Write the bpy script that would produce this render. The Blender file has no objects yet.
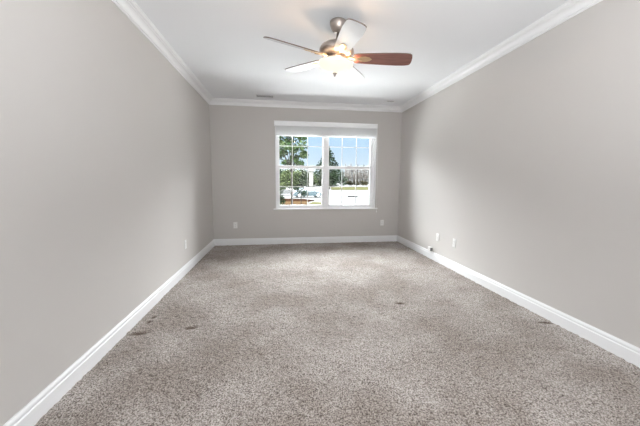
import bpy, bmesh, math, random
import numpy as np
from mathutils import Vector, Matrix, Euler
random.seed(7)
RNG = np.random.default_rng(11)
PI = math.pi
S = bpy.context.scene
COL = S.collection

# ------------------------------------------------------------------ room sizes (metres)
W, H = 3.735, 2.74            # room width (x 0..W), ceiling height
YB, YR = 0.0, -6.30           # window wall, rear wall behind the camera
T = 0.18                      # wall thickness
GZ = -1.20                    # ground level outdoors

# ------------------------------------------------------------------ camera
cam = bpy.data.cameras.new('camera')
cam.sensor_fit = 'HORIZONTAL'; cam.sensor_width = 36.0
cam.lens = 286.99 / 640 * 36.0
cam.clip_start = 0.02; cam.clip_end = 2000
co = bpy.data.objects.new('camera', cam); COL.objects.link(co)
YAW, PIT, ROL = 0.13781, 0.11192, 0.00610
fw = Vector((math.sin(YAW)*math.cos(PIT), math.cos(YAW)*math.cos(PIT), -math.sin(PIT)))
r0 = Vector((math.cos(YAW), -math.sin(YAW), 0)); u0 = r0.cross(fw)
rt = math.cos(ROL)*r0 + math.sin(ROL)*u0
up = -math.sin(ROL)*r0 + math.cos(ROL)*u0
M = Matrix((rt, up, -fw)).transposed().to_4x4()
M.translation = Vector((1.28365, -5.70397, 1.25969))
co.matrix_world = M
S.camera = co

# ------------------------------------------------------------------ exposure and view
S.view_settings.view_transform = 'Standard'
S.view_settings.look = 'None'
S.view_settings.gamma = 1.0
S.view_settings.exposure = 0.76
S.cycles.caustics_reflective = False
S.view_settings.use_curve_mapping = False

# ------------------------------------------------------------------ sky
SKY_STRENGTH = 1.0
w = bpy.data.worlds.new('sky'); S.world = w; w.use_nodes = True
nt = w.node_tree; nt.nodes.clear()
wo = nt.nodes.new('ShaderNodeOutputWorld'); bg = nt.nodes.new('ShaderNodeBackground')
tc = nt.nodes.new('ShaderNodeTexCoord'); sx = nt.nodes.new('ShaderNodeSeparateXYZ')
rp = nt.nodes.new('ShaderNodeValToRGB')
nt.links.new(tc.outputs['Generated'], sx.inputs[0]); nt.links.new(sx.outputs['Z'], rp.inputs[0])
e = rp.color_ramp.elements
e[0].position = 0.0; e[0].color = (0.53, 0.57, 0.60, 1)
e[1].position = 0.06; e[1].color = (0.42, 0.515, 0.61, 1)
x = e.new(0.17); x.color = (0.29, 0.44, 0.61, 1)
x = e.new(0.19); x.color = (0.31, 0.45, 0.61, 1)
x = e.new(0.30); x.color = (20.0, 20.6, 21.2, 1)      # unseen sky above the clear band, brightened to light the room
x = e.new(1.0); x.color = (20.0, 21.0, 22.0, 1)
nt.links.new(rp.outputs[0], bg.inputs[0]); bg.inputs[1].default_value = SKY_STRENGTH
nt.links.new(bg.outputs[0], wo.inputs[0])

# ------------------------------------------------------------------ sun and large lights
sl = bpy.data.lights.new('sun', 'SUN'); sl.energy = 18.0; sl.angle = math.radians(0.6); sl.color = (1, 0.98, 0.95)
so = bpy.data.objects.new('sun', sl); COL.objects.link(so)
so.rotation_euler = Vector((0.50, 0.06, -0.86)).to_track_quat('-Z', 'Y').to_euler()
so.location = (-20, -20, 40)

def area(name, loc, direction, sx_, sy_, energy, color):
    l = bpy.data.lights.new(name, 'AREA'); l.shape = 'RECTANGLE'; l.size = sx_; l.size_y = sy_
    l.energy = energy; l.color = color
    o = bpy.data.objects.new(name, l); COL.objects.link(o); o.location = loc
    o.rotation_euler = Vector(direction).to_track_quat('-Z', 'Y').to_euler()
    return o
# added soft fill light at the rear end of the room, behind the camera
area('rear_fill', (W/2, YR+0.25, 1.45), (0, 1, 0.45), 3.2, 1.9, 17, (0.93, 0.97, 1.0))
# added fill light, aimed up to bounce off the ceiling behind the camera
area('bounce_fill', (W/2, -5.75, 1.75), (0, 0.35, 1), 1.6, 0.7, 38, (0.93, 0.97, 1.0))
# daylight entering through the window of the far wall
po = area('window_daylight', (2.2, 0.155, 1.5), (0, -1, 0), 1.95, 1.55, 1, (1, 1, 1))
po.data.cycles.is_portal = True

# ------------------------------------------------------------------ material helpers
def mat(name, color, rough=0.5, metal=0.0, spec=0.5, emit=None, estr=0.0, coat=0.0):
    m = bpy.data.materials.new(name); m.use_nodes = True
    b = m.node_tree.nodes['Principled BSDF']
    b.inputs['Base Color'].default_value = (*color, 1)
    b.inputs['Roughness'].default_value = rough
    b.inputs['Metallic'].default_value = metal
    b.inputs['Specular IOR Level'].default_value = spec
    b.inputs['Coat Weight'].default_value = coat
    if emit:
        b.inputs['Emission Color'].default_value = (*emit, 1)
        b.inputs['Emission Strength'].default_value = estr
    return m
def noise_mix(m, scale, c1, c2, detail=4, lo=0.35, hi=0.65, bump=0.0, dist=0.002, vec=None, stretch=None):
    nt = m.node_tree; b = nt.nodes['Principled BSDF']
    tc = nt.nodes.new('ShaderNodeTexCoord'); n = nt.nodes.new('ShaderNodeTexNoise')
    n.inputs['Scale'].default_value = scale; n.inputs['Detail'].default_value = detail
    src = tc.outputs['Object']
    if stretch:
        mp = nt.nodes.new('ShaderNodeMapping'); mp.inputs['Scale'].default_value = stretch
        nt.links.new(src, mp.inputs[0]); src = mp.outputs[0]
    nt.links.new(src, n.inputs['Vector'])
    r = nt.nodes.new('ShaderNodeValToRGB')
    r.color_ramp.elements[0].position = lo; r.color_ramp.elements[0].color = (*c1, 1)
    r.color_ramp.elements[1].position = hi; r.color_ramp.elements[1].color = (*c2, 1)
    nt.links.new(n.outputs['Fac'], r.inputs[0]); nt.links.new(r.outputs[0], b.inputs['Base Color'])
    if bump:
        bp = nt.nodes.new('ShaderNodeBump'); bp.inputs['Strength'].default_value = bump
        bp.inputs['Distance'].default_value = dist
        nt.links.new(n.outputs['Fac'], bp.inputs['Height']); nt.links.new(bp.outputs[0], b.inputs['Normal'])
    return m

WALL = noise_mix(mat('taupe_wall_paint', (0.5, 0.48, 0.455), 0.75, spec=0.25), 260, (0.604, 0.575, 0.550), (0.619, 0.590, 0.565), bump=0.05, dist=0.0006)
CEIL = noise_mix(mat('white_ceiling_paint', (0.8, 0.8, 0.8), 0.9, spec=0.1), 180, (0.855, 0.865, 0.885), (0.875, 0.885, 0.905), bump=0.05, dist=0.0006)
TRIM = mat('white_trim_paint', (0.88, 0.88, 0.885), 0.35, spec=0.4)
VINYL = mat('white_window_vinyl', (0.93, 0.93, 0.935), 0.4)
BLINDW = mat('white_blind', (0.94, 0.94, 0.94), 0.5)
nb = BLINDW.node_tree; tl = nb.nodes.new('ShaderNodeBsdfTranslucent'); tl.inputs[0].default_value = (0.96, 0.96, 0.96, 1)
ms = nb.nodes.new('ShaderNodeMixShader'); ms.inputs[0].default_value = 0.5
nb.links.new(nb.nodes['Principled BSDF'].outputs[0], ms.inputs[1]); nb.links.new(tl.outputs[0], ms.inputs[2])
nb.links.new(ms.outputs[0], nb.nodes['Material Output'].inputs[0])
VALW = mat('white_valance', (0.93, 0.93, 0.935), 0.45)
PLATE = mat('white_plastic_plate', (0.87, 0.86, 0.84), 0.35)
SLOT = mat('dark_slot', (0.05, 0.05, 0.05), 0.6)
SCREW = mat('screw_metal', (0.7, 0.7, 0.68), 0.3, 0.9)
GREYP = mat('grey_plastic', (0.22, 0.22, 0.22), 0.5)

# glass: clear with a fresnel reflection
GLASS = bpy.data.materials.new('clear_glass'); GLASS.use_nodes = True
g = GLASS.node_tree; g.nodes.clear()
go = g.nodes.new('ShaderNodeOutputMaterial'); mx = g.nodes.new('ShaderNodeMixShader')
tr = g.nodes.new('ShaderNodeBsdfTransparent'); gl = g.nodes.new('ShaderNodeBsdfGlossy'); fr = g.nodes.new('ShaderNodeFresnel')
tr.inputs[0].default_value = (0.98, 0.99, 0.985, 1)
gl.inputs['Roughness'].default_value = 0.0; fr.inputs[0].default_value = 1.22
g.links.new(fr.outputs[0], mx.inputs[0]); g.links.new(tr.outputs[0], mx.inputs[1]); g.links.new(gl.outputs[0], mx.inputs[2])
g.links.new(mx.outputs[0], go.inputs[0])

# ------------------------------------------------------------------ mesh helpers
def empty(name, loc=(0,0,0), rotz=0.0, parent=None):
    o = bpy.data.objects.new(name, None); COL.objects.link(o)
    o.location = loc; o.rotation_euler = (0, 0, rotz); o.empty_display_size = 0.1
    if parent: o.parent = parent
    return o
def tag(o, label=None, cat=None, group=None, kind=None):
    if label: o['label'] = label
    if cat: o['category'] = cat
    if group: o['group'] = group
    if kind: o['kind'] = kind
    return o
def obj(name, bm, m, parent=None, smooth=False, loc=(0,0,0)):
    me = bpy.data.meshes.new(name)
    bmesh.ops.recalc_face_normals(bm, faces=bm.faces)
    if smooth:
        for f in bm.faces: f.smooth = True
    bm.to_mesh(me); bm.free()
    for k in (m if isinstance(m, (list, tuple)) else [m]): me.materials.append(k)
    o = bpy.data.objects.new(name, me); COL.objects.link(o); o.location = loc
    if parent: o.parent = parent
    return o
def box(bm, x0, x1, y0, y1, z0, z1, bev=0.0, mi=0):
    b = bm if not bev else bmesh.new()
    v = [b.verts.new(p) for p in ((x0,y0,z0),(x1,y0,z0),(x1,y1,z0),(x0,y1,z0),(x0,y0,z1),(x1,y0,z1),(x1,y1,z1),(x0,y1,z1))]
    fs = [b.faces.new([v[i] for i in q]) for q in ((3,2,1,0),(4,5,6,7),(0,1,5,4),(1,2,6,5),(2,3,7,6),(3,0,4,7))]
    for f in fs: f.material_index = mi
    if bev:
        bmesh.ops.bevel(b, geom=list(b.edges), offset=bev, segments=2, profile=0.5, affect='EDGES')
        for f in b.faces: f.material_index = mi
        me = bpy.data.meshes.new('tmp'); b.to_mesh(me); b.free(); bm.from_mesh(me); bpy.data.meshes.remove(me)
def lathe(bm, prof, n=48, c=(0,0,0), mi=0, smooth=True):
    rings = []
    for r, z in prof:
        if r < 1e-6: rings.append([bm.verts.new((c[0], c[1], c[2]+z))])
        else: rings.append([bm.verts.new((c[0]+r*math.cos(2*PI*k/n), c[1]+r*math.sin(2*PI*k/n), c[2]+z)) for k in range(n)])
    for a, b in zip(rings[:-1], rings[1:]):
        for k in range(n):
            q = [a[k % len(a)], a[(k+1) % len(a)], b[(k+1) % len(b)], b[k % len(b)]]
            q = list(dict.fromkeys(q))
            if len(q) >= 3:
                f = bm.faces.new(q); f.smooth = smooth; f.material_index = mi
def tube(bm, pts, r, n=8, mi=0):
    pts = [Vector(p) for p in pts]; rad = r if isinstance(r, (list, tuple)) else [r]*len(pts)
    rings = []
    for i, p in enumerate(pts):
        d = (pts[min(i+1, len(pts)-1)] - pts[max(i-1, 0)]).normalized()
        a = d.orthogonal().normalized() if i == 0 else (prev - d*prev.dot(d)).normalized()
        prev = a; b = d.cross(a)
        rings.append([bm.verts.new(p + rad[i]*(a*math.cos(2*PI*k/n) + b*math.sin(2*PI*k/n))) for k in range(n)])
    for a, b in zip(rings[:-1], rings[1:]):
        for k in range(n):
            f = bm.faces.new((a[k], a[(k+1)%n], b[(k+1)%n], b[k])); f.smooth = True; f.material_index = mi
    for q in (rings[0][::-1], rings[-1]):
        f = bm.faces.new(q); f.material_index = mi
def extrude_profile(bm, prof, p0, p1, out, upv=Vector((0,0,1))):
    """prof: closed list of (offset along out, offset along up); swept from p0 to p1."""
    p0, p1, out = Vector(p0), Vector(p1), Vector(out)
    A = [bm.verts.new(p0 + out*a + upv*b) for a, b in prof]
    B = [bm.verts.new(p1 + out*a + upv*b) for a, b in prof]
    n = len(prof)
    for k in range(n): bm.faces.new((A[k], A[(k+1)%n], B[(k+1)%n], B[k]))
    bm.faces.new(A[::-1]); bm.faces.new(B)
def mesh_from(name, verts, faces, m, parent=None, loc=(0,0,0), mi=None, smooth=False):
    me = bpy.data.meshes.new(name)
    verts = np.asarray(verts, np.float32); faces = np.asarray(faces, np.int32); k = faces.shape[1]
    me.vertices.add(len(verts)); me.vertices.foreach_set('co', verts.ravel())
    me.loops.add(faces.size); me.loops.foreach_set('vertex_index', faces.ravel())
    me.polygons.add(len(faces)); me.polygons.foreach_set('loop_start', np.arange(len(faces), dtype=np.int32)*k)
    if mi is not None: me.polygons.foreach_set('material_index', np.asarray(mi, np.int32))
    if smooth: me.polygons.foreach_set('use_smooth', np.ones(len(faces), bool))
    me.update(calc_edges=True); me.validate()
    for k in (m if isinstance(m, (list, tuple)) else [m]): me.materials.append(k)
    o = bpy.data.objects.new(name, me); COL.objects.link(o); o.location = loc
    if parent: o.parent = parent
    return o

# ------------------------------------------------------------------ room shell
WX0, WX1, WZ0, WZ1 = 1.195, 3.222, 0.705, 2.385      # window opening
def struct(name, bm, m, label=None, parent=None):
    o = obj(name, bm, m, parent); o['kind'] = 'structure'
    if label: o['label'] = label
    return o
bm = bmesh.new(); box(bm, -T, W+T, YR-T, YB+T, H, H+0.15)
struct('ceiling', bm, CEIL, 'smooth white painted ceiling')
bm = bmesh.new(); box(bm, -T, 0, YR-T, YB+T, -0.25, H); struct('wall_left', bm, WALL, 'bare taupe grey painted wall on the left')
bm = bmesh.new(); box(bm, W, W+T, YR-T, YB+T, -0.25, H); struct('wall_right', bm, WALL, 'bare taupe grey painted wall on the right')
bm = bmesh.new()
box(bm, 0, WX0, YB, YB+T, -0.25, H); box(bm, WX1, W, YB, YB+T, -0.25, H)
box(bm, WX0, WX1, YB, YB+T, -0.25, WZ0-0.015); box(bm, WX0, WX1, YB, YB+T, WZ1, H)
struct('wall_back', bm, WALL, 'taupe grey far wall around the double window')
bm = bmesh.new(); box(bm, 0, W, YR-T, YR, -0.25, H)
struct('wall_rear', bm, WALL)

# carpet: a fine pile with twisted clumps, soft trodden patches and a few dents
MARKS = [(0.118, -3.275, 0.070, 0.020, 0.12), (0.511, -3.226, 0.05, 0.022, 0.0), (0.110, -3.075, 0.022, 0.024, 0.0),
         (0.112, -2.985, 0.020, 0.020, 0.0), (3.645, -3.533, 0.06, 0.018, -0.25), (2.508, -2.981, 0.05, 0.02, -0.3)]
def smooth_noise(nx, ny, cell_x, cell_y):
    gx, gy = int(nx/cell_x)+3, int(ny/cell_y)+3
    gr = RNG.random((gy, gx)).astype(np.float32)
    X = np.arange(nx)/cell_x; Y = np.arange(ny)/cell_y
    ix, iy = X.astype(int), Y.astype(int); fx, fy = X-ix, Y-iy
    fx = fx*fx*(3-2*fx); fy = fy*fy*(3-2*fy)
    a = gr[iy][:, ix]*(1-fx) + gr[iy][:, ix+1]*fx
    b = gr[iy+1][:, ix]*(1-fx) + gr[iy+1][:, ix+1]*fx
    return a*(1-fy)[:, None] + b*fy[:, None]
st = 0.0075
nx, ny = int(W/st)+1, int((YB-YR)/st)+1
xs = np.linspace(0, W, nx); ys = np.linspace(YR, YB, ny)
Z = 0.006*(smooth_noise(nx, ny, 2.1, 2.1)-0.5) + 0.007*(smooth_noise(nx, ny, 4.2, 3.6)-0.5) + 0.005*(smooth_noise(nx, ny, 40, 40)-0.5)
X, Y = np.meshgrid(xs, ys)
for mxx, myy, a, b, ang in MARKS:
    dx, dy = X-mxx, Y-myy; c, s = math.cos(ang), math.sin(ang)
    q = ((c*dx+s*dy)/a)**2 + ((-s*dx+c*dy)/b)**2
    Z = Z - 0.010*np.exp(-q*0.9)
Z -= 0.004
edge = (X < 0.002) | (X > W-0.002) | (Y < YR+0.002) | (Y > YB-0.002)
V = np.stack([X, Y, Z], -1).reshape(-1, 3)
idx = np.arange(nx*ny).reshape(ny, nx)
F = np.stack([idx[:-1, :-1], idx[:-1, 1:], idx[1:, 1:], idx[1:, :-1]], -1).reshape(-1, 4)
CARPET = bpy.data.materials.new('beige_grey_carpet'); CARPET.use_nodes = True
n_ = CARPET.node_tree; b_ = n_.nodes['Principled BSDF']; b_.inputs['Roughness'].default_value = 0.95
b_.inputs['Specular IOR Level'].default_value = 0.1
b_.inputs['Sheen Weight'].default_value = 0.12; b_.inputs['Sheen Roughness'].default_value = 0.5
L = n_.links.new
tc = n_.nodes.new('ShaderNodeTexCoord')
def N(t, **k):
    n = n_.nodes.new(t)
    for a, v in k.items(): n.inputs[a].default_value = v
    return n
f1 = N('ShaderNodeTexNoise', Scale=125.0, Detail=3.0, Roughness=0.65); L(tc.outputs['Object'], f1.inputs['Vector'])
r1 = n_.nodes.new('ShaderNodeValToRGB'); L(f1.outputs['Fac'], r1.inputs[0])
ce = r1.color_ramp.elements
CA, CB_, CC = (0.08, 0.061, 0.051), (0.300, 0.262, 0.238), (0.575, 0.528, 0.492)
ce[0].position = 0.36; ce[0].color = (*CA, 1); ce[1].position = 0.62; ce[1].color = (*CC, 1)
k = ce.new(0.48); k.color = (*CB_, 1)
# broad patches where the pile lies one way or the other
f2 = N('ShaderNodeTexNoise', Scale=1.7, Detail=3.0, Roughness=0.55); L(tc.outputs['Object'], f2.inputs['Vector'])
r2 = n_.nodes.new('ShaderNodeValToRGB'); L(f2.outputs['Fac'], r2.inputs[0])
r2.color_ramp.elements[0].position = 0.38; r2.color_ramp.elements[0].color = (0.80, 0.765, 0.735, 1)
r2.color_ramp.elements[1].position = 0.62; r2.color_ramp.elements[1].color = (1.10, 1.10, 1.10, 1)
m1 = n_.nodes.new('ShaderNodeMix'); m1.data_type = 'RGBA'; m1.blend_type = 'MULTIPLY'; m1.inputs[0].default_value = 1.0
L(r1.outputs[0], m1.inputs[6]); L(r2.outputs[0], m1.inputs[7])
col = m1.outputs[2]
# small brown stains
for mxx, myy, a, b, ang in MARKS:
    mp = n_.nodes.new('ShaderNodeMapping'); mp.vector_type = 'TEXTURE'
    mp.inputs['Location'].default_value = (mxx, myy, 0); mp.inputs['Rotation'].default_value = (0, 0, ang)
    mp.inputs['Scale'].default_value = (a*1.25, b*1.5, 1)
    L(tc.outputs['Object'], mp.inputs[0])
    sp = n_.nodes.new('ShaderNodeSeparateXYZ'); L(mp.outputs[0], sp.inputs[0])
    cb = n_.nodes.new('ShaderNodeCombineXYZ'); L(sp.outputs[0], cb.inputs[0]); L(sp.outputs[1], cb.inputs[1])
    ln = n_.nodes.new('ShaderNodeVectorMath'); ln.operation = 'LENGTH'; L(cb.outputs[0], ln.inputs[0])
    ad = n_.nodes.new('ShaderNodeMath'); ad.operation = 'MULTIPLY_ADD'; L(f1.outputs['Fac'], ad.inputs[0]); ad.inputs[1].default_value = 1.6; ad.inputs[2].default_value = -0.8
    ad2 = n_.nodes.new('ShaderNodeMath'); ad2.operation = 'ADD'; L(ln.outputs['Value'], ad2.inputs[0]); L(ad.outputs[0], ad2.inputs[1])
    mr = n_.nodes.new('ShaderNodeMapRange'); L(ad2.outputs[0], mr.inputs[0])
    mr.inputs[1].default_value = 0.5; mr.inputs[2].default_value = 1.2; mr.inputs[3].default_value = 0.9; mr.inputs[4].default_value = 0.0
    mk = n_.nodes.new('ShaderNodeMix'); mk.data_type = 'RGBA'; L(mr.outputs[0], mk.inputs[0]); L(col, mk.inputs[6])
    mk.inputs[7].default_value = (0.085, 0.055, 0.038, 1); col = mk.outputs[2]
L(col, b_.inputs['Base Color'])
f3 = N('ShaderNodeTexNoise', Scale=230.0, Detail=2.0); L(tc.outputs['Object'], f3.inputs['Vector'])
bu = n_.nodes.new('ShaderNodeBump'); bu.inputs['Strength'].default_value = 0.6; bu.inputs['Distance'].default_value = 0.004
L(f3.outputs['Fac'], bu.inputs['Height']); L(bu.outputs[0], b_.inputs['Normal'])
fl = mesh_from('floor', V, F, CARPET)
tag(fl, 'beige grey twist pile carpet covering the whole floor', kind='structure')
sm = fl

# baseboards
BH = 0.123
bprof = [(0, -0.02), (0.016, -0.02), (0.016, 0.082), (0.0135, 0.086), (0.0100, 0.088), (0.0100, 0.093), (0.0118, 0.098), (0.0112, 0.106), (0.0078, 0.114), (0.0045, 0.118), (0.0045, BH), (0, BH)]
for nm, p0, p1, out in (('baseboard_back', (0, 0, 0), (W, 0, 0), (0, -1, 0)), ('baseboard_left', (0, YR, 0), (0, 0, 0), (1, 0, 0)),
                        ('baseboard_right', (W, YR, 0), (W, 0, 0), (-1, 0, 0))):
    bm = bmesh.new(); extrude_profile(bm, bprof, p0, p1, out); struct(nm, bm, TRIM)
# crown moulding, stepped cove profile
def crown_prof():
    p = [(0, 0), (0, -0.100), (0.010, -0.100), (0.012, -0.086), (0.020, -0.083)]
    for k in range(9):                                   # concave cove
        a = k/8*PI/2
        p.append((0.020 + 0.046*(1-math.cos(a)), -0.080 + 0.046*math.sin(a)))
    p += [(0.066, -0.028), (0.074, -0.027)]
    for k in range(5):
        a = k/4*PI/2
        p.append((0.074 + 0.014*math.sin(a), -0.026 + 0.014*(1-math.cos(a))))
    p += [(0.094, -0.011), (0.094, 0)]
    return p
cp = crown_prof()
for nm, p0, p1, out in (('trim_1', (0, 0, H), (W, 0, H), (0, -1, 0)), ('trim_2', (0, YR, H), (0, 0, H), (1, 0, 0)),
                        ('trim_3', (W, YR, H), (W, 0, H), (-1, 0, 0)), ('trim_4', (0, YR, H), (W, YR, H), (0, 1, 0))):
    bm = bmesh.new(); extrude_profile(bm, cp, p0, p1, out); struct(nm, bm, TRIM, 'white stepped crown moulding along the ceiling edge')

# ------------------------------------------------------------------ window: two double-hung units side by side
wn = empty('window_1', (WX0, 0, WZ0)); wn['kind'] = 'structure'
wn['label'] = 'white double window of two sash units with colonial grilles'
def wobj(name, bm, m, parent=None, label=None):
    o = obj(name, bm, m, parent or wn)
    if parent is None or parent is wn: o.location = (-WX0, 0, -WZ0)
    o['kind'] = 'structure'
    if label: o['label'] = label
    return o
bm = bmesh.new()
box(bm, WX0, WX0+0.02, -0.006, T, WZ0, WZ1); box(bm, WX1-0.02, WX1, -0.006, T, WZ0, WZ1); box(bm, WX0+0.02, WX1-0.02, -0.006, T, WZ1-0.02, WZ1)
wobj('jamb', bm, TRIM)
bm = bmesh.new(); box(bm, WX0-0.045, WX1+0.045, -0.035, 0.0, WZ0-0.018, WZ0+0.006, 0.004); box(bm, WX0, WX1, 0.0, T+0.03, WZ0-0.015, WZ0+0.006)
wobj('window_sill', bm, TRIM)
bm = bmesh.new()
FY0, FY1 = 0.055, 0.165
box(bm, WX0+0.02, WX0+0.045, FY0, FY1, WZ0+0.006, WZ1-0.02); box(bm, WX1-0.055, WX1-0.02, FY0, FY1, WZ0+0.006, WZ1-0.02)
box(bm, WX0+0.045, WX1-0.055, FY0, FY1, WZ0+0.006, WZ0+0.028); box(bm, WX0+0.045, WX1-0.055, FY0, FY1, WZ1-0.055, WZ1-0.02)
wobj('window_frame', bm, VINYL)
bm = bmesh.new(); box(bm, 2.150, 2.236, FY0-0.006, FY1, WZ0+0.006, WZ1-0.02, 0.004); wobj('mullion', bm, VINYL)
def sash(name, x0, x1, z0, z1, yc, gx, gz, st_l, st_r, rl_b, rl_t):
    d = 0.017
    bm = bmesh.new()
    box(bm, x0, x0+st_l, yc-d, yc+d, z0, z1, 0.003); box(bm, x1-st_r, x1, yc-d, yc+d, z0, z1, 0.003)
    box(bm, x0+st_l-0.002, x1-st_r+0.002, yc-d, yc+d, z0, z0+rl_b, 0.003); box(bm, x0+st_l-0.002, x1-st_r+0.002, yc-d, yc+d, z1-rl_t, z1, 0.003)
    s = wobj(name, bm, VINYL)
    bm = bmesh.new(); box(bm, x0+st_l-0.005, x1-st_r+0.005, yc-0.003, yc+0.003, z0+rl_b-0.005, z1-rl_t+0.005); wobj('glass_pane', bm, GLASS, s)
    bm = bmesh.new(); gw = 0.0065
    for q in gx: box(bm, q-gw, q+gw, yc-0.0045, yc+0.0045, z0+rl_b-0.002, z1-rl_t+0.002)
    box(bm, x0+st_l-0.002, x1-st_r+0.002, yc-0.0044, yc+0.0044, gz-gw, gz+gw)
    wobj('grille', bm, VINYL, s)
YL, YU = 0.083, 0.125
for (x0, x1, g1, g2, sl_, sr_, tag_) in ((WX0+0.045, 2.150, 1.525, 1.828, 0.035, 0.03, 'left'), (2.236, WX1-0.055, 2.533, 2.830, 0.03, 0.055, 'right')):
    sash('lower_sash', x0, x1, WZ0+0.028, 1.552, YL, (g1, g2), 1.140, sl_, sr_, 0.038, 0.055)
    sash('upper_sash', x0, x1, 1.505, WZ1-0.055, YU, (g1+0.004, g2+0.006), 1.940, sl_, sr_-0.012, 0.052, 0.04)
# sash locks
bm = bmesh.new()
for xc in (1.70, 2.70): box(bm, xc-0.028, xc+0.028, YL-0.012, YL+0.012, 1.552, 1.566, 0.003)
wobj('sash_lock', bm, VINYL)

# ------------------------------------------------------------------ raised blind
bl = empty('window_blind', (2.205, -0.03, 2.29))
tag(bl, 'white window blind raised into a stack under its valance, above the double window', 'blind')
def bobj(name, bm, m=BLINDW, label=None):
    o = obj(name, bm, m, bl); o.location = (-2.205, 0.03, -2.29)
    if label: o['label'] = label
    return o
bm = bmesh.new()
box(bm, 1.180, 3.212, -0.062, -0.046, 2.290, 2.384, 0.004); box(bm, 1.180, 1.192, -0.048, -0.001, 2.290, 2.384, 0.003); box(bm, 3.200, 3.212, -0.048, -0.001, 2.290, 2.384, 0.003)
box(bm, 1.178, 3.214, -0.066, -0.040, 2.372, 2.386, 0.004)
bobj('valance', bm, VALW)
bm = bmesh.new(); box(bm, 1.225, 3.192, -0.044, -0.002, 2.325, 2.368, 0.003); bobj('head_rail', bm)
bm = bmesh.new()
for k in range(17):
    z = 2.139 + k*0.0107
    box(bm, 1.222, 3.194, -0.040 + 0.002*(k % 2), 0.008, z, z+0.0072)
s_ = bobj('slat_stack', bm)
bm = bmesh.new(); box(bm, 1.222, 3.194, -0.042, 0.008, 2.112, 2.136, 0.004); bobj('bottom_rail', bm)
bm = bmesh.new()
tube(bm, [(3.206, -0.052, 2.31), (3.222, -0.050, 2.10), (3.234, -0.046, 1.6), (3.240, -0.044, 1.1), (3.243, -0.044, 0.66)], 0.0022, 6)
lathe(bm, [(0, 0.0), (0.007, 0.003), (0.0065, 0.02), (0.003, 0.04), (0, 0.041)], 10, (3.243, -0.044, 0.62))
bobj('lift_cord', bm)

# ------------------------------------------------------------------ wall plates
def plate_mesh(kind):
    bm = bmesh.new()
    box(bm, -0.037, 0.037, -0.007, 0.0, -0.060, 0.060, 0.003)
    return bm
def outlet(loc, rotz, label, group):
    t = empty('power_outlet', loc, rotz); tag(t, label, 'outlet', group)
    obj('cover_plate', plate_mesh(0), PLATE, t)
    for s in (1, -1):
        bm = bmesh.new(); box(bm, -0.0165, 0.0165, -0.0095, -0.0065, s*0.0205-0.0145, s*0.0205+0.0145, 0.002)
        r = obj('receptacle', bm, PLATE, t)
        bm = bmesh.new()
        box(bm, -0.0075, -0.0055, -0.0098, -0.0090, s*0.0205-0.001, s*0.0205+0.0075); box(bm, 0.0055, 0.0075, -0.0098, -0.0090, s*0.0205-0.001, s*0.0205+0.0065)
        box(bm, -0.0025, 0.0025, -0.0098, -0.0090, s*0.0205-0.0095, s*0.0205-0.0045)
        obj('slot', bm, SLOT, r)
    bm = bmesh.new(); lathe(bm, [(0, -0.0008), (0.003, -0.0004), (0.0032, 0.001)], 12); 
    sc = obj('screw', bm, SCREW, t); sc.rotation_euler = (PI/2, 0, 0); sc.location = (0, -0.0080, 0)
    return t
G = 'white wall outlets'
outlet((0.413, 0, 0.388), 0, 'white outlet plate low on the far wall, left of the window', G)
outlet((3.384, 0, 0.398), 0, 'white outlet plate low on the far wall, right of the window', G)
outlet((0, -1.668, 0.390), PI/2, 'white outlet plate on the left wall', G)
outlet((W, -1.990, 0.391), -PI/2, 'white two-socket outlet on the right wall, nearer the viewer', G)
# blank/cable plate beside it
t = empty('cable_plate', (W, -1.553, 0.388), -PI/2); tag(t, 'white wall plate on the right wall directly above the small box, nearer the window', 'wall plate')
obj('cover_plate', plate_mesh(0), PLATE, t)
bm = bmesh.new(); lathe(bm, [(0, 0.014), (0.0035, 0.014), (0.0045, 0.0), (0.0065, 0.0), (0.0065, -0.004)], 12)
q = obj('coax_connector', bm, PLATE, t); q.rotation_euler = (PI/2, 0, 0); q.location = (0, -0.010, 0)
for z in (0.042, -0.042):
    bm = bmesh.new(); lathe(bm, [(0, 0.0012), (0.003, 0.0008), (0.0032, 0.0)], 12)
    q = obj('screw', bm, PLATE, t); q.rotation_euler = (PI/2, 0, 0); q.location = (0, -0.0070, z)
# small box just above the right baseboard
t = empty('cable_box', (W, -1.375, 0.124)); tag(t, 'small white box with a grey side, on top of the right baseboard', 'box')
bm = bmesh.new(); box(bm, -0.042, 0, -0.032, 0.042, 0.0, 0.066, 0.004); obj('housing', bm, PLATE, t)
bm = bmesh.new(); box(bm, -0.038, -0.002, -0.042, -0.031, 0.004, 0.060, 0.003); obj('end_cap', bm, GREYP, t)['label'] = 'grey end cap'

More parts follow.
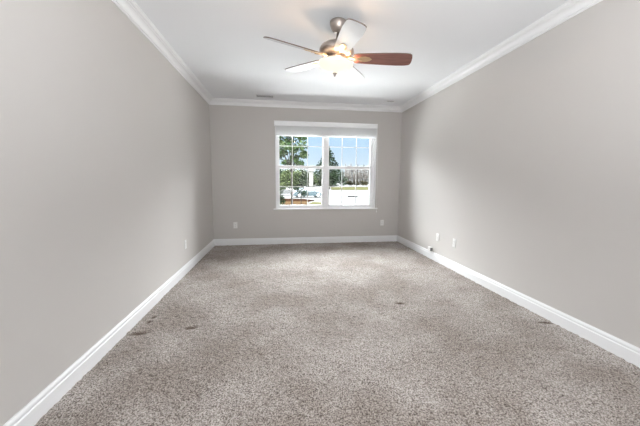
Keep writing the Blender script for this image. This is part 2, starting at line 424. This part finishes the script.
# ------------------------------------------------------------------ ceiling vents
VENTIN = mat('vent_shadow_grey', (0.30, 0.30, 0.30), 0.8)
def vent(xc, yc, lx, ly, label, ns):
    t = empty('ceiling_vent', (xc, yc, H)); tag(t, label, 'vent', 'ceiling vents')
    bm = bmesh.new(); f = 0.018
    box(bm, -lx/2, lx/2, -ly/2, -ly/2+f, -0.006, 0, 0.002); box(bm, -lx/2, lx/2, ly/2-f, ly/2, -0.006, 0, 0.002)
    box(bm, -lx/2, -lx/2+f, -ly/2+f, ly/2-f, -0.006, 0, 0.002); box(bm, lx/2-f, lx/2, -ly/2+f, ly/2-f, -0.006, 0, 0.002)
    obj('frame', bm, TRIM, t)
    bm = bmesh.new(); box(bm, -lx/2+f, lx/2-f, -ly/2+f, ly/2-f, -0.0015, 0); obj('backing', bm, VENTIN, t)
    for k in range(ns):
        y = -ly/2 + f + (k+0.5)*(ly-2*f)/ns
        bm = bmesh.new(); v = [bm.verts.new(p) for p in ((-lx/2+f, y-0.004, -0.0065), (lx/2-f, y-0.004, -0.0065), (lx/2-f, y+0.003, -0.0015), (-lx/2+f, y+0.003, -0.0015))]
        w2 = [bm.verts.new(p.co + Vector((0, 0.001, 0.0008))) for p in v]
        bm.faces.new(v); bm.faces.new(w2[::-1])
        for i in range(4): bm.faces.new((v[i], w2[i], w2[(i+1)%4], v[(i+1)%4]))
        obj('louver', bm, TRIM, t)
vent(1.03, -0.345, 0.32, 0.15, 'long white ceiling vent left of the window', 7)
vent(3.335, -0.385, 0.17, 0.10, 'small white ceiling vent in the right far corner', 4)

# ------------------------------------------------------------------ ceiling fan
NICKEL = mat('brushed_nickel', (0.50, 0.44, 0.40), 0.42, 0.9)
BGLARE = mat('white_blade_glare', (0.64, 0.645, 0.66), 0.30, coat=0.3)  # white stands in for window glare on the glossy wood undersides
BEDGE = mat('dark_blade_edge', (0.16, 0.11, 0.09), 0.45)
CHERRY = noise_mix(mat('cherry_wood', (0.2, 0.07, 0.04), 0.30, coat=0.2), 14, (0.16, 0.062, 0.050), (0.27, 0.115, 0.092), detail=6, lo=0.3, hi=0.7, stretch=(0.6, 7, 7))
BRASS = mat('warm_nickel_bracket', (0.62, 0.47, 0.30), 0.3, 0.9)
BOWL = mat('frosted_glass_lit', (0.25, 0.24, 0.22), 0.3, emit=(1.0, 0.90, 0.66), estr=0.64)
FX, FY = 1.836, -2.884
fan = empty('ceiling_fan', (FX, FY, H)); tag(fan, 'five-blade brushed nickel ceiling fan with a lit glass bowl', 'ceiling fan')
bm = bmesh.new(); lathe(bm, [(0, 0), (0.076, 0), (0.078, -0.006), (0.076, -0.03), (0.066, -0.062), (0.045, -0.088), (0.030, -0.096), (0.018, -0.098), (0, -0.098)], 40)
obj('canopy', bm, NICKEL, fan)
# everything below hangs slightly tilted from the ball joint
ax = Vector((-0.062, 0.044, 1.0)).normalized()           # slope of the blade disc: z falls towards +x
nrm = Vector((0.062, -0.044, 1.0)).normalized()
tilt = Vector((0, 0, 1)).rotation_difference(nrm).to_matrix().to_4x4()
piv = Matrix.Translation((0, 0, -0.08))
HANG = piv @ tilt @ piv.inverted()
def fobj(name, bm, m, parent=None, label=None, local=None):
    o = obj(name, bm, m, parent or fan)
    if parent is None: o.matrix_local = HANG @ (local or Matrix.Identity(4))
    if label: o['label'] = label
    return o
bm = bmesh.new(); lathe(bm, [(0, -0.07), (0.014, -0.07), (0.014, -0.165), (0.026, -0.168), (0.030, -0.185), (0.030, -0.20), (0, -0.20)], 24); fobj('downrod', bm, NICKEL)
bm = bmesh.new(); lathe(bm, [(0, -0.178), (0.045, -0.178), (0.075, -0.184), (0.115, -0.200), (0.145, -0.222), (0.160, -0.245), (0.163, -0.256), (0.163, -0.268),
    (0.156, -0.274), (0.150, -0.284), (0.128, -0.298), (0.104, -0.305), (0.090, -0.308), (0, -0.308)], 56); fobj('motor_housing', bm, NICKEL)
bm = bmesh.new(); lathe(bm, [(0, -0.300), (0.070, -0.300), (0.074, -0.312), (0.070, -0.324), (0.105, -0.330), (0.118, -0.338), (0.118, -0.352), (0, -0.352)], 40); fobj('light_fitter', bm, NICKEL)
bm = bmesh.new()
lathe(bm, [(0.157, -0.362), (0.163, -0.366), (0.166, -0.378), (0.160, -0.391), (0.138, -0.412), (0.106, -0.431), (0.070, -0.448), (0.035, -0.457), (0, -0.459)], 56)
bowl = fobj('glass_bowl', bm, BOWL, label='glowing frosted cream glass bowl')
bm = bmesh.new(); lathe(bm, [(0, -0.450), (0.022, -0.452), (0.024, -0.459), (0.016, -0.466), (0.009, -0.474), (0.011, -0.480), (0.007, -0.487), (0, -0.489)], 24); fobj('finial', bm, NICKEL)
BZ = -0.320
def blade_outline():
    R0, R1 = 0.170, 0.700
    pts = []
    top = [(R0, 0.050), (R0+0.04, 0.058), (0.34, 0.066), (0.46, 0.073), (0.57, 0.076), (0.645, 0.073)]
    tip = [(0.680, 0.066), (0.694, 0.052), (0.699, 0.034), (R1+0.001, 0.012), (R1, -0.015), (0.697, -0.040), (0.690, -0.058), (0.675, -0.068)]
    bot = [(0.64, -0.073), (0.56, -0.075), (0.46, -0.072), (0.34, -0.066), (R0+0.04, -0.058), (R0, -0.050)]
    return [(x, y*1.13) for x, y in top + tip + bot]
def blade(ang, wood, PITCH):  # wood off: still a wood blade, with window glare painted white
    m = Matrix.Rotation(ang, 4, 'Z') @ Matrix.Translation((0, 0, BZ)) @ Matrix.Rotation(PITCH, 4, 'X')
    out = blade_outline(); bm = bmesh.new(); h = 0.0045
    lo = [bm.verts.new((x, y, -h)) for x, y in out]; hi = [bm.verts.new((x, y, h)) for x, y in out]
    n = len(out)
    f = bm.faces.new(lo); f.material_index = 0
    f = bm.faces.new(hi[::-1]); f.material_index = 1
    for k in range(n):
        f = bm.faces.new((lo[k], hi[k], hi[(k+1)%n], lo[(k+1)%n])); f.material_index = 1
    b = fobj('blade', bm, [CHERRY if wood else BGLARE, BEDGE], label='reddish dark wood blade' if wood else 'wood blade with window glare painted white, dark edge', local=m)
    # bracket under and over the blade root, reaching back to the motor
    bm = bmesh.new(); zz = -h
    pl = [(0.205, 0.014), (0.235, 0.030), (0.275, 0.036), (0.315, 0.024), (0.338, 0.0), (0.315, -0.024), (0.275, -0.036), (0.235, -0.030), (0.205, -0.014)]
    A = [bm.verts.new((x, y, zz)) for x, y in pl]; B_ = [bm.verts.new((x, y, zz-0.004)) for x, y in pl]
    bm.faces.new(A); bm.faces.new(B_[::-1])
    for k in range(len(pl)): bm.faces.new((A[k], A[(k+1)%len(pl)], B_[(k+1)%len(pl)], B_[k]))
    for px, py in ((0.250, 0.018), (0.250, -0.018), (0.312, 0)): lathe(bm, [(0.005, 0), (0.005, -0.002), (0.003, -0.0035), (0, -0.0035)], 10, (px, py, zz-0.004))
    im = Matrix.Rotation(-PITCH, 4, 'X')
    def P(x, y, z): return im @ Vector((x, y, z))
    tube(bm, [P(0.085, 0, 0.018), P(0.125, 0, 0.008), P(0.165, 0, 0.000), P(0.200, 0, -0.005), (0.225, 0, -h-0.003)], [0.011, 0.010, 0.010, 0.011, 0.009], 10)
    obj('blade_bracket', bm, BRASS, b)
A0 = math.radians(-16.0)
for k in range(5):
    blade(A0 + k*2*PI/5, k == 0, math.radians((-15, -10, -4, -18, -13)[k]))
# three bulbs on the fitter, just inside the open rim of the bowl
for k in range(3):
    lp = bpy.data.lights.new('fan_bulb', 'POINT'); lp.energy = 1.6; lp.color = (1.0, 0.66, 0.40); lp.shadow_soft_size = 0.02
    lo_ = bpy.data.objects.new('fan_bulb', lp); COL.objects.link(lo_); a = A0 + k*4*PI/5
    lo_.matrix_world = Matrix.Translation((FX, FY, H)) @ HANG @ Matrix.Translation((0.138*math.cos(a), 0.138*math.sin(a), -0.358))

# ------------------------------------------------------------------ outdoors
BOUNCE_NEAR = noise_mix(mat('pale_bounce_ground', (0.7, 0.7, 0.68), 0.9, spec=0.0), 0.25, (0.86, 0.858, 0.85), (0.92, 0.918, 0.91))
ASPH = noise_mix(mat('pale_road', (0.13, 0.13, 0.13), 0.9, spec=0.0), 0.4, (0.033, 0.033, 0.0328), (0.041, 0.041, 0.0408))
BOUNCE_MID = noise_mix(mat('grey_bounce_ground', (0.25, 0.25, 0.25), 0.9, spec=0.0), 0.4, (0.135, 0.135, 0.133), (0.165, 0.165, 0.163))
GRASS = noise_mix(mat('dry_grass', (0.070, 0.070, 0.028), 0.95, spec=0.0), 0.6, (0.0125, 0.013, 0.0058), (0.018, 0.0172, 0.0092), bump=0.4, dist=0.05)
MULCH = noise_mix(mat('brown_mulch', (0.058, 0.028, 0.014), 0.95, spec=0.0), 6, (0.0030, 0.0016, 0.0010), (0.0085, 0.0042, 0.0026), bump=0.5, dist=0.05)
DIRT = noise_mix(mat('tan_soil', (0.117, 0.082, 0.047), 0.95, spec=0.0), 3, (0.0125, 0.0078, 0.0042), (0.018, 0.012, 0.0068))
def ground(name, pts, z, m, label, th=0.03):
    bm = bmesh.new(); a = [bm.verts.new((x, y, z)) for x, y in pts]; b = [bm.verts.new((x, y, z-th)) for x, y in pts]
    bm.faces.new(a); bm.faces.new(b[::-1])
    for k in range(len(pts)): bm.faces.new((a[k], a[(k+1)%len(pts)], b[(k+1)%len(pts)], b[k]))
    o = obj(name, bm, m); o['kind'] = 'structure'; o['label'] = label; return o
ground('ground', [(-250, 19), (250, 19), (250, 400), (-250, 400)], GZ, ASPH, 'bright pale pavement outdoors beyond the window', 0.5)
ground('bounce_ground_mid', [(-40, 3.2), (40, 3.2), (40, 19), (-40, 19)], GZ, BOUNCE_MID, 'unseen grey ground in front of the house, toned to limit the ceiling bounce', 0.5)  # unseen strip, its grey set to limit light bounced onto the ceiling
ground('bounce_ground_near', [(-40, 0.5), (40, 0.5), (40, 3.2), (-40, 3.2)], GZ, BOUNCE_NEAR, 'unseen pale ground right below the window, added to bounce light inside', 0.5)  # unseen bright strip added to bounce daylight onto the far ceiling
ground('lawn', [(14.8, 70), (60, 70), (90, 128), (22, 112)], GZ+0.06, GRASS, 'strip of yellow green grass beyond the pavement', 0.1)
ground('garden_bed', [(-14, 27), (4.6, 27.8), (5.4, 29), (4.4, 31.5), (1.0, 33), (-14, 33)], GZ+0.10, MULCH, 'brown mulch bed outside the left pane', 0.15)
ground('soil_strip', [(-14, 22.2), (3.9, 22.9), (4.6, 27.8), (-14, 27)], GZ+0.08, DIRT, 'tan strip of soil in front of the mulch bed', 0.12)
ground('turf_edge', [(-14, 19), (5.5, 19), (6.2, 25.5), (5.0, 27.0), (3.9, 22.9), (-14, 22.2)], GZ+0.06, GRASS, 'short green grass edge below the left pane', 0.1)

# --- trees
def leafmat(name, a, b):
    m = noise_mix(mat(name, a, 0.8, spec=0.0), 2.5, a, b, detail=3)
    bs = m.node_tree.nodes['Principled BSDF']
    return m
LEAF1 = leafmat('mid_green_leaf', (0.0112, 0.0225, 0.0083), (0.0360, 0.0495, 0.0225))
LEAF2 = leafmat('dark_evergreen_leaf', (0.0040, 0.0080, 0.0045), (0.0110, 0.0160, 0.0085))
LEAF3 = leafmat('olive_leaf', (0.0130, 0.0182, 0.0078), (0.0286, 0.0351, 0.0156))
LEAF4 = leafmat('grey_green_leaf', (0.0110, 0.0138, 0.0094), (0.0220, 0.0248, 0.0171))
LEAF5 = leafmat('olive_brown_brush', (0.0126, 0.0108, 0.0063), (0.0216, 0.0198, 0.0117))
BARK = noise_mix(mat('grey_bark', (0.0168, 0.0143, 0.0118), 0.9, spec=0.0), 8, (0.0134, 0.0113, 0.0097), (0.0252, 0.0227, 0.0202))
BARKP = noise_mix(mat('pale_bark', (0.0560, 0.0518, 0.0462), 0.9, spec=0.0), 3, (0.0420, 0.0385, 0.0350), (0.0700, 0.0658, 0.0602))
def leaves(centers, size, rng):
    n = len(centers)
    d = rng.normal(size=(n, 3)); d /= np.linalg.norm(d, axis=1)[:, None]
    e_ = rng.normal(size=(n, 3)); e_ -= d*(d*e_).sum(1)[:, None]; e_ /= np.linalg.norm(e_, axis=1)[:, None]
    nn = np.cross(d, e_)
    s = (size*(0.6+0.8*rng.random(n)))[:, None]
    V = np.stack([centers-d*s, centers-e_*s*0.42+nn*s*0.10, centers+d*s, centers+e_*s*0.42+nn*s*0.10], 1).reshape(-1, 3)
    F = np.arange(4*n).reshape(n, 4)
    return V, F
def branch_mesh(segs):
    bm = bmesh.new()
    for pts, rad in segs: tube(bm, pts, rad, 6)
    return bm
def blobs(rng, n, R, c):
    d = rng.normal(size=(n, 3)); d /= np.linalg.norm(d, axis=1)[:, None]
    return np.asarray(c) + d*np.asarray(R)*(rng.random(n)**0.45)[:, None]
def leafy_tree(name, loc, clumps, per, size, leafm, label, cat, seed, trunk_top, r=0.08, group=None):
    rng = np.random.default_rng(seed)
    t = empty(name, loc); tag(t, label, cat, group)
    segs = [([(0, 0, -0.1), (0.02, 0, trunk_top*0.5), (0, 0.02, trunk_top)], [r, r*0.8, r*0.55])]
    C_ = []
    for c, R in clumps:
        C_.append(blobs(rng, int(per), R, c))
        segs.append(([(0, 0, min(trunk_top*0.6, max(c[2]-0.3, 0.1))), (c[0]*0.5, c[1]*0.5, (min(trunk_top*0.6, c[2])+c[2])/2), c], [r*0.4, r*0.28, r*0.1]))
    V_, F_ = leaves(np.concatenate(C_), size, rng)
    obj('trunk', branch_mesh(segs), BARK, t)
    mesh_from('foliage', V_, F_, leafm, t)
    return t
# near young tree seen in the left unit (crown between pane left edge and the second bar)
rng = random.Random(3)
cl = []
for (cx, cz, R) in ((-0.55, 5.45, 0.55), (0.15, 5.5, 0.55), (0.55, 5.15, 0.40), (-0.2, 4.95, 0.42), (-0.75, 4.75, 0.33), (0.55, 4.55, 0.45), (0.1, 4.35, 0.33), (-0.55, 4.2, 0.35), (0.75, 4.05, 0.30), (-0.35, 4.55, 0.34), (-0.8, 4.0, 0.34), (0.2, 3.85, 0.34), (-0.3, 3.6, 0.3), (0.5, 3.5, 0.3), (-0.85, 5.15, 0.35), (-0.25, 5.95, 0.6), (0.35, 6.05, 0.6)):
    cl.append(((cx, rng.uniform(-0.5, 0.5), cz), (R, R, R*0.75)))
leafy_tree('leafy_tree', (2.0, 12.5, GZ), cl, 120, 0.115, LEAF1, 'near leafy green tree filling the left side of the left window unit', 'tree', 5, 4.9, 0.07)
# lower shrubs and saplings outside the left unit
leafy_tree('round_shrub', (0.95, 16.0, GZ), [((0.45, 0, 2.05), (0.48, 0.45, 0.34)), ((0.1, 0.1, 1.9), (0.45, 0.4, 0.3))], 420, 0.07, LEAF3, 'round olive green shrub low in the left window unit', 'shrub', 8, 1.8, 0.05)
leafy_tree('dark_shrub', (1.05, 22.0, GZ), [((0.05, 0, 1.15), (0.5, 0.5, 0.9)), ((0.2, 0, 0.55), (0.6, 0.5, 0.5))], 300, 0.10, LEAF2, 'dark narrow shrub at the lower left edge of the window', 'shrub', 9, 1.4, 0.05)
leafy_tree('young_tree', (3.3, 22.5, GZ), [((0, 0, 1.5), (0.55, 0.5, 0.42)), ((0.4, 0, 1.2), (0.4, 0.4, 0.35)), ((-0.4, 0, 1.75), (0.35, 0.35, 0.25))], 170, 0.085, LEAF2, 'small dark green sapling in front of the parked cars', 'sapling', 10, 1.3, 0.04)
# conifer behind the mullion
def conifer(loc, h, rad, seed, label):
    rng = np.random.default_rng(seed); t = empty('conifer_tree', loc); tag(t, label, 'tree')
    bm = bmesh.new(); tube(bm, [(0, 0, -0.2), (0, 0, h*0.5), (0, 0, h)], [0.2, 0.12, 0.02], 8)
    C_ = []
    tiers = 17
    for k in range(tiers):
        z = h*(0.14 + 0.84*k/(tiers-1)); R = rad*(1 - k/(tiers-0.3))
        nb = max(5, int(11 - k*0.35))
        for j in range(nb):
            a = 2*PI*(j + 0.5*(k % 2))/nb + rng.uniform(-0.2, 0.2); rr = R*rng.uniform(0.75, 1.1)
            end = (rr*math.cos(a), rr*math.sin(a), z - 0.18*rr)
            tube(bm, [(0, 0, z), end], [0.03, 0.008], 5)
            m_ = int(30*max(0.3, rr/rad))+8
            s = rng.random(m_)**0.7
            C_.append(np.stack([end[0]*s, end[1]*s, z + (end[2]-z)*s], 1) + rng.normal(size=(m_, 3))*0.11*h/8.4)
    obj('trunk', bm, BARK, t)
    V_, F_ = leaves(np.concatenate(C_), 0.031*h, rng); mesh_from('foliage', V_, F_, LEAF2 if seed % 2 else LEAF4, t)
conifer((24.4, 135, GZ), 19.4, 11.5, 21, 'tall conifer rising behind the mullion between the two window units')
# distant tree line
rr = random.Random(17)
def bare_tree(loc, h, seed, label, group, m):
    r = random.Random(seed); t = empty('bare_tree', loc); tag(t, label, 'tree', group)
    bm = bmesh.new(); segs = []
    lean = 0.0
    tube(bm, [(0, 0, -0.2), (lean*0.4, 0, h*0.45), (lean, 0, h*0.95)], [0.22, 0.15, 0.05], 7)
    obj('trunk', bm, m, t)
    bm = bmesh.new(); tube(bm, [(0, 0, h*0.2), (0, 0, h*0.6), (0, 0, h*0.98)], [0.12, 0.09, 0.03], 6)
    for k in range(26):
        z = h*r.uniform(0.22, 0.9); a = r.uniform(0, 2*PI); l = h*r.uniform(0.10, 0.17)*(1.2 - z/h)
        p0 = Vector((lean*z/h, 0, z)); d = Vector((math.cos(a), math.sin(a), r.uniform(0.6, 1.3)))
        p1 = p0 + d*l*0.5; p2 = p1 + (d + Vector((r.uniform(-.4, .4), r.uniform(-.4, .4), 0.4)))*l*0.5
        tube(bm, [p0, p1, p2], [0.07, 0.045, 0.015], 5)
        for q in range(4):
            d2 = Vector((r.uniform(-1, 1), r.uniform(-1, 1), r.uniform(0.3, 1.2)))*l*0.5
            b0 = p1.lerp(p2, r.uniform(0.05, 0.8)); tube(bm, [b0, b0+d2], [0.03, 0.01], 4)
    obj('branches', bm, m, t)
n_bare = 70
for k in range(n_bare):
    f = k/(n_bare-1); y = 154 + 5.5*(k % 11) + rr.uniform(-0.2, 0.2)
    xw = 1.284 + (y+5.7)*(0.226 + f*0.14) + rr.uniform(-0.2, 0.2)
    bare_tree((xw, y, GZ), rr.uniform(11.0, 13.5), 100+k, 'bare grey tree in the distant tree line, right window unit', 'bare trees of the distant tree line', BARKP if k % 5 < 2 else BARK)
def bushy(loc, w_, h_, seed, m, label, group):
    r = np.random.default_rng(seed)
    cl = [((r.uniform(-w_*.4, w_*.4), r.uniform(-w_*.3, w_*.3), h_*r.uniform(.25, .8)), (w_*.35, w_*.35, h_*.24)) for _ in range(7)]
    leafy_tree('bushy_tree', loc, cl, 170, 0.30, m, label, 'tree', seed, h_*0.6, 0.18, group)
k = 0
for f, y, w_, h_, m in ((-0.055, 60, 5, 5.2, LEAF4), (-0.02, 66, 5, 6.0, LEAF2), (0.015, 58, 5, 4.8, LEAF3), (0.05, 64, 5.0, 5.6, LEAF4), (0.075, 70, 4.5, 6.2, LEAF2), (0.103, 74, 3.4, 6.0, LEAF3), (0.150, 76, 3.2, 6.2, LEAF4), (0.172, 80, 3.2, 5.4, LEAF2)):
    bushy((1.284 + (y+5.7)*f, y, GZ), w_, h_, 300+k, m, 'grey green bushy tree behind the parked cars, left window unit', 'bushy trees behind the parked cars'); k += 1
k = 0
for f, w_, h_, m in ((0.162, 3.7, 13.0, LEAF2), (0.190, 3.7, 12.4, LEAF4), (0.217, 3.7, 11.6, LEAF2), (0.243, 2.6, 3.0, LEAF5), (0.270, 2.6, 3.4, LEAF5), (0.297, 2.6, 2.8, LEAF5), (0.324, 2.6, 3.2, LEAF5), (0.351, 2.6, 3.0, LEAF5)):
    y = 205 if h_ > 5 else 146
    lab = 'tall dark evergreen at the left end of the distant tree line' if h_ > 5 else 'low brown green brush at the foot of the distant tree line'
    bushy((1.284 + (y+5.7)*f, y, GZ), w_, h_, 400+k, m, lab, 'evergreens of the distant tree line' if h_ > 5 else 'brush below the distant tree line'); k += 1
# white pillar
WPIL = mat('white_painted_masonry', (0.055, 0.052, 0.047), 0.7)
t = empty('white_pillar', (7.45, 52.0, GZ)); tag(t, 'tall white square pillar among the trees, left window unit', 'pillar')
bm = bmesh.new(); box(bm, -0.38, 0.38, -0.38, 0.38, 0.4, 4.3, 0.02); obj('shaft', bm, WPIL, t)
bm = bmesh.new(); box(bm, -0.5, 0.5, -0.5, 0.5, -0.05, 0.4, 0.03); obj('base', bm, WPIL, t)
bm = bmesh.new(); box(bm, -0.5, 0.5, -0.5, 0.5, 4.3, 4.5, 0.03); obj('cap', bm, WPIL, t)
# storm inlet at the edge of the pavement
IRON = mat('dark_inlet_opening', (0.012, 0.012, 0.012), 0.9, spec=0.0)
t = empty('storm_inlet', (12.3, 37.3, GZ), 0.2); tag(t, 'low grey storm inlet standing in the bright pavement, right window unit', 'drain')
bm = bmesh.new(); box(bm, -0.75, 0.75, -0.45, 0.45, 0.15, 0.22, 0.02); obj('lid', bm, mat('grey_concrete', (0.016, 0.016, 0.016), 0.9), t)
bm = bmesh.new(); box(bm, -0.65, 0.65, -0.35, 0.40, -0.03, 0.15); obj('opening', bm, IRON, t)

# --- parked cars
TYRE = mat('tyre_rubber', (0.03, 0.03, 0.03), 0.8)
RIM = mat('alloy_rim', (0.6, 0.6, 0.6), 0.3, 0.8)
CGLASS = mat('tinted_car_glass', (0.03, 0.04, 0.05), 0.08, spec=0.7)
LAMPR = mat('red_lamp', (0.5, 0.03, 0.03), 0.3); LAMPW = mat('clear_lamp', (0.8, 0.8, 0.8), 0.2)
def car(loc, rotz, paint, label):
    t = empty('parked_car', loc, rotz); tag(t, label, 'car')
    # lower body: side profile lofted across the width with tumblehome
    low = [(-2.22, 0.30), (-2.28, 0.55), (-2.20, 0.86), (-1.65, 0.94), (0.95, 0.94), (1.75, 0.82), (2.18, 0.68), (2.26, 0.48), (2.20, 0.28)]
    bm = bmesh.new(); ring = []
    for y, sx_, dz in ((-0.88, 0.97, 0.0), (-0.80, 1.0, 0.02), (0.80, 1.0, 0.02), (0.88, 0.97, 0.0)):
        ring.append([bm.verts.new((x*sx_, y, z + (dz if z > 0.5 else -dz))) for x, z in low])
    n = len(low)
    for a, b in zip(ring[:-1], ring[1:]):
        for k in range(n): bm.faces.new((a[k], a[(k+1)%n], b[(k+1)%n], b[k]))
    bm.faces.new(ring[0][::-1]); bm.faces.new(ring[-1])
    obj('body', bm, paint, t, smooth=False)
    def frustum(x0b, x1b, x0t, x1t, yb, yt, z0, z1):
        bm = bmesh.new()
        v = [bm.verts.new(p) for p in ((x0b,-yb,z0),(x1b,-yb,z0),(x1b,yb,z0),(x0b,yb,z0),(x0t,-yt,z1),(x1t,-yt,z1),(x1t,yt,z1),(x0t,yt,z1))]
        for q in ((3,2,1,0),(4,5,6,7),(0,1,5,4),(1,2,6,5),(2,3,7,6),(3,0,4,7)): bm.faces.new([v[i] for i in q])
        return bm
    obj('cabin_glass', frustum(-1.72, 1.02, -1.18, 0.32, 0.80, 0.64, 0.95, 1.40), CGLASS, t)
    obj('roof', frustum(-1.22, 0.36, -1.05, 0.15, 0.66, 0.60, 1.40, 1.46), paint, t)
    for y in (-1, 1):
        for (xb, xt) in ((-0.48, -0.42), (0.90, 0.30), (-1.50, -1.10)):
            bm = bmesh.new(); tube(bm, [(xb, y*0.805, 0.95), (xt, y*0.645, 1.41)], 0.035, 6)
            obj('window_pillar', bm, paint, t)
        bm = bmesh.new(); box(bm, 0.80, 0.98, min(y*0.88, y*1.02), max(y*0.88, y*1.02), 0.93, 1.06, 0.02); obj('wing_mirror', bm, paint, t)
    for x in (-1.38, 1.38):
        for y in (-1, 1):
            bm = bmesh.new(); lathe(bm, [(0.20, -0.10), (0.31, -0.10), (0.33, -0.07), (0.33, 0.07), (0.31, 0.10), (0.20, 0.10)], 24)
            wv = obj('wheel', bm, TYRE, t); wv.rotation_euler = (PI/2, 0, 0); wv.location = (x, y*0.82, 0.33)
            bm = bmesh.new(); lathe(bm, [(0, -0.085), (0.08, -0.09), (0.20, -0.095), (0.20, 0.095), (0.08, 0.09), (0, 0.085)], 16); obj('rim', bm, RIM, wv)
    for y in (-0.62, 0.62):
        bm = bmesh.new(); box(bm, 2.10, 2.245, y-0.16, y+0.16, 0.58, 0.68, 0.02); obj('headlamp', bm, LAMPW, t)
        bm = bmesh.new(); box(bm, -2.27, -2.15, y-0.16, y+0.16, 0.66, 0.80, 0.02); obj('tail_lamp', bm, LAMPR, t)
    return t
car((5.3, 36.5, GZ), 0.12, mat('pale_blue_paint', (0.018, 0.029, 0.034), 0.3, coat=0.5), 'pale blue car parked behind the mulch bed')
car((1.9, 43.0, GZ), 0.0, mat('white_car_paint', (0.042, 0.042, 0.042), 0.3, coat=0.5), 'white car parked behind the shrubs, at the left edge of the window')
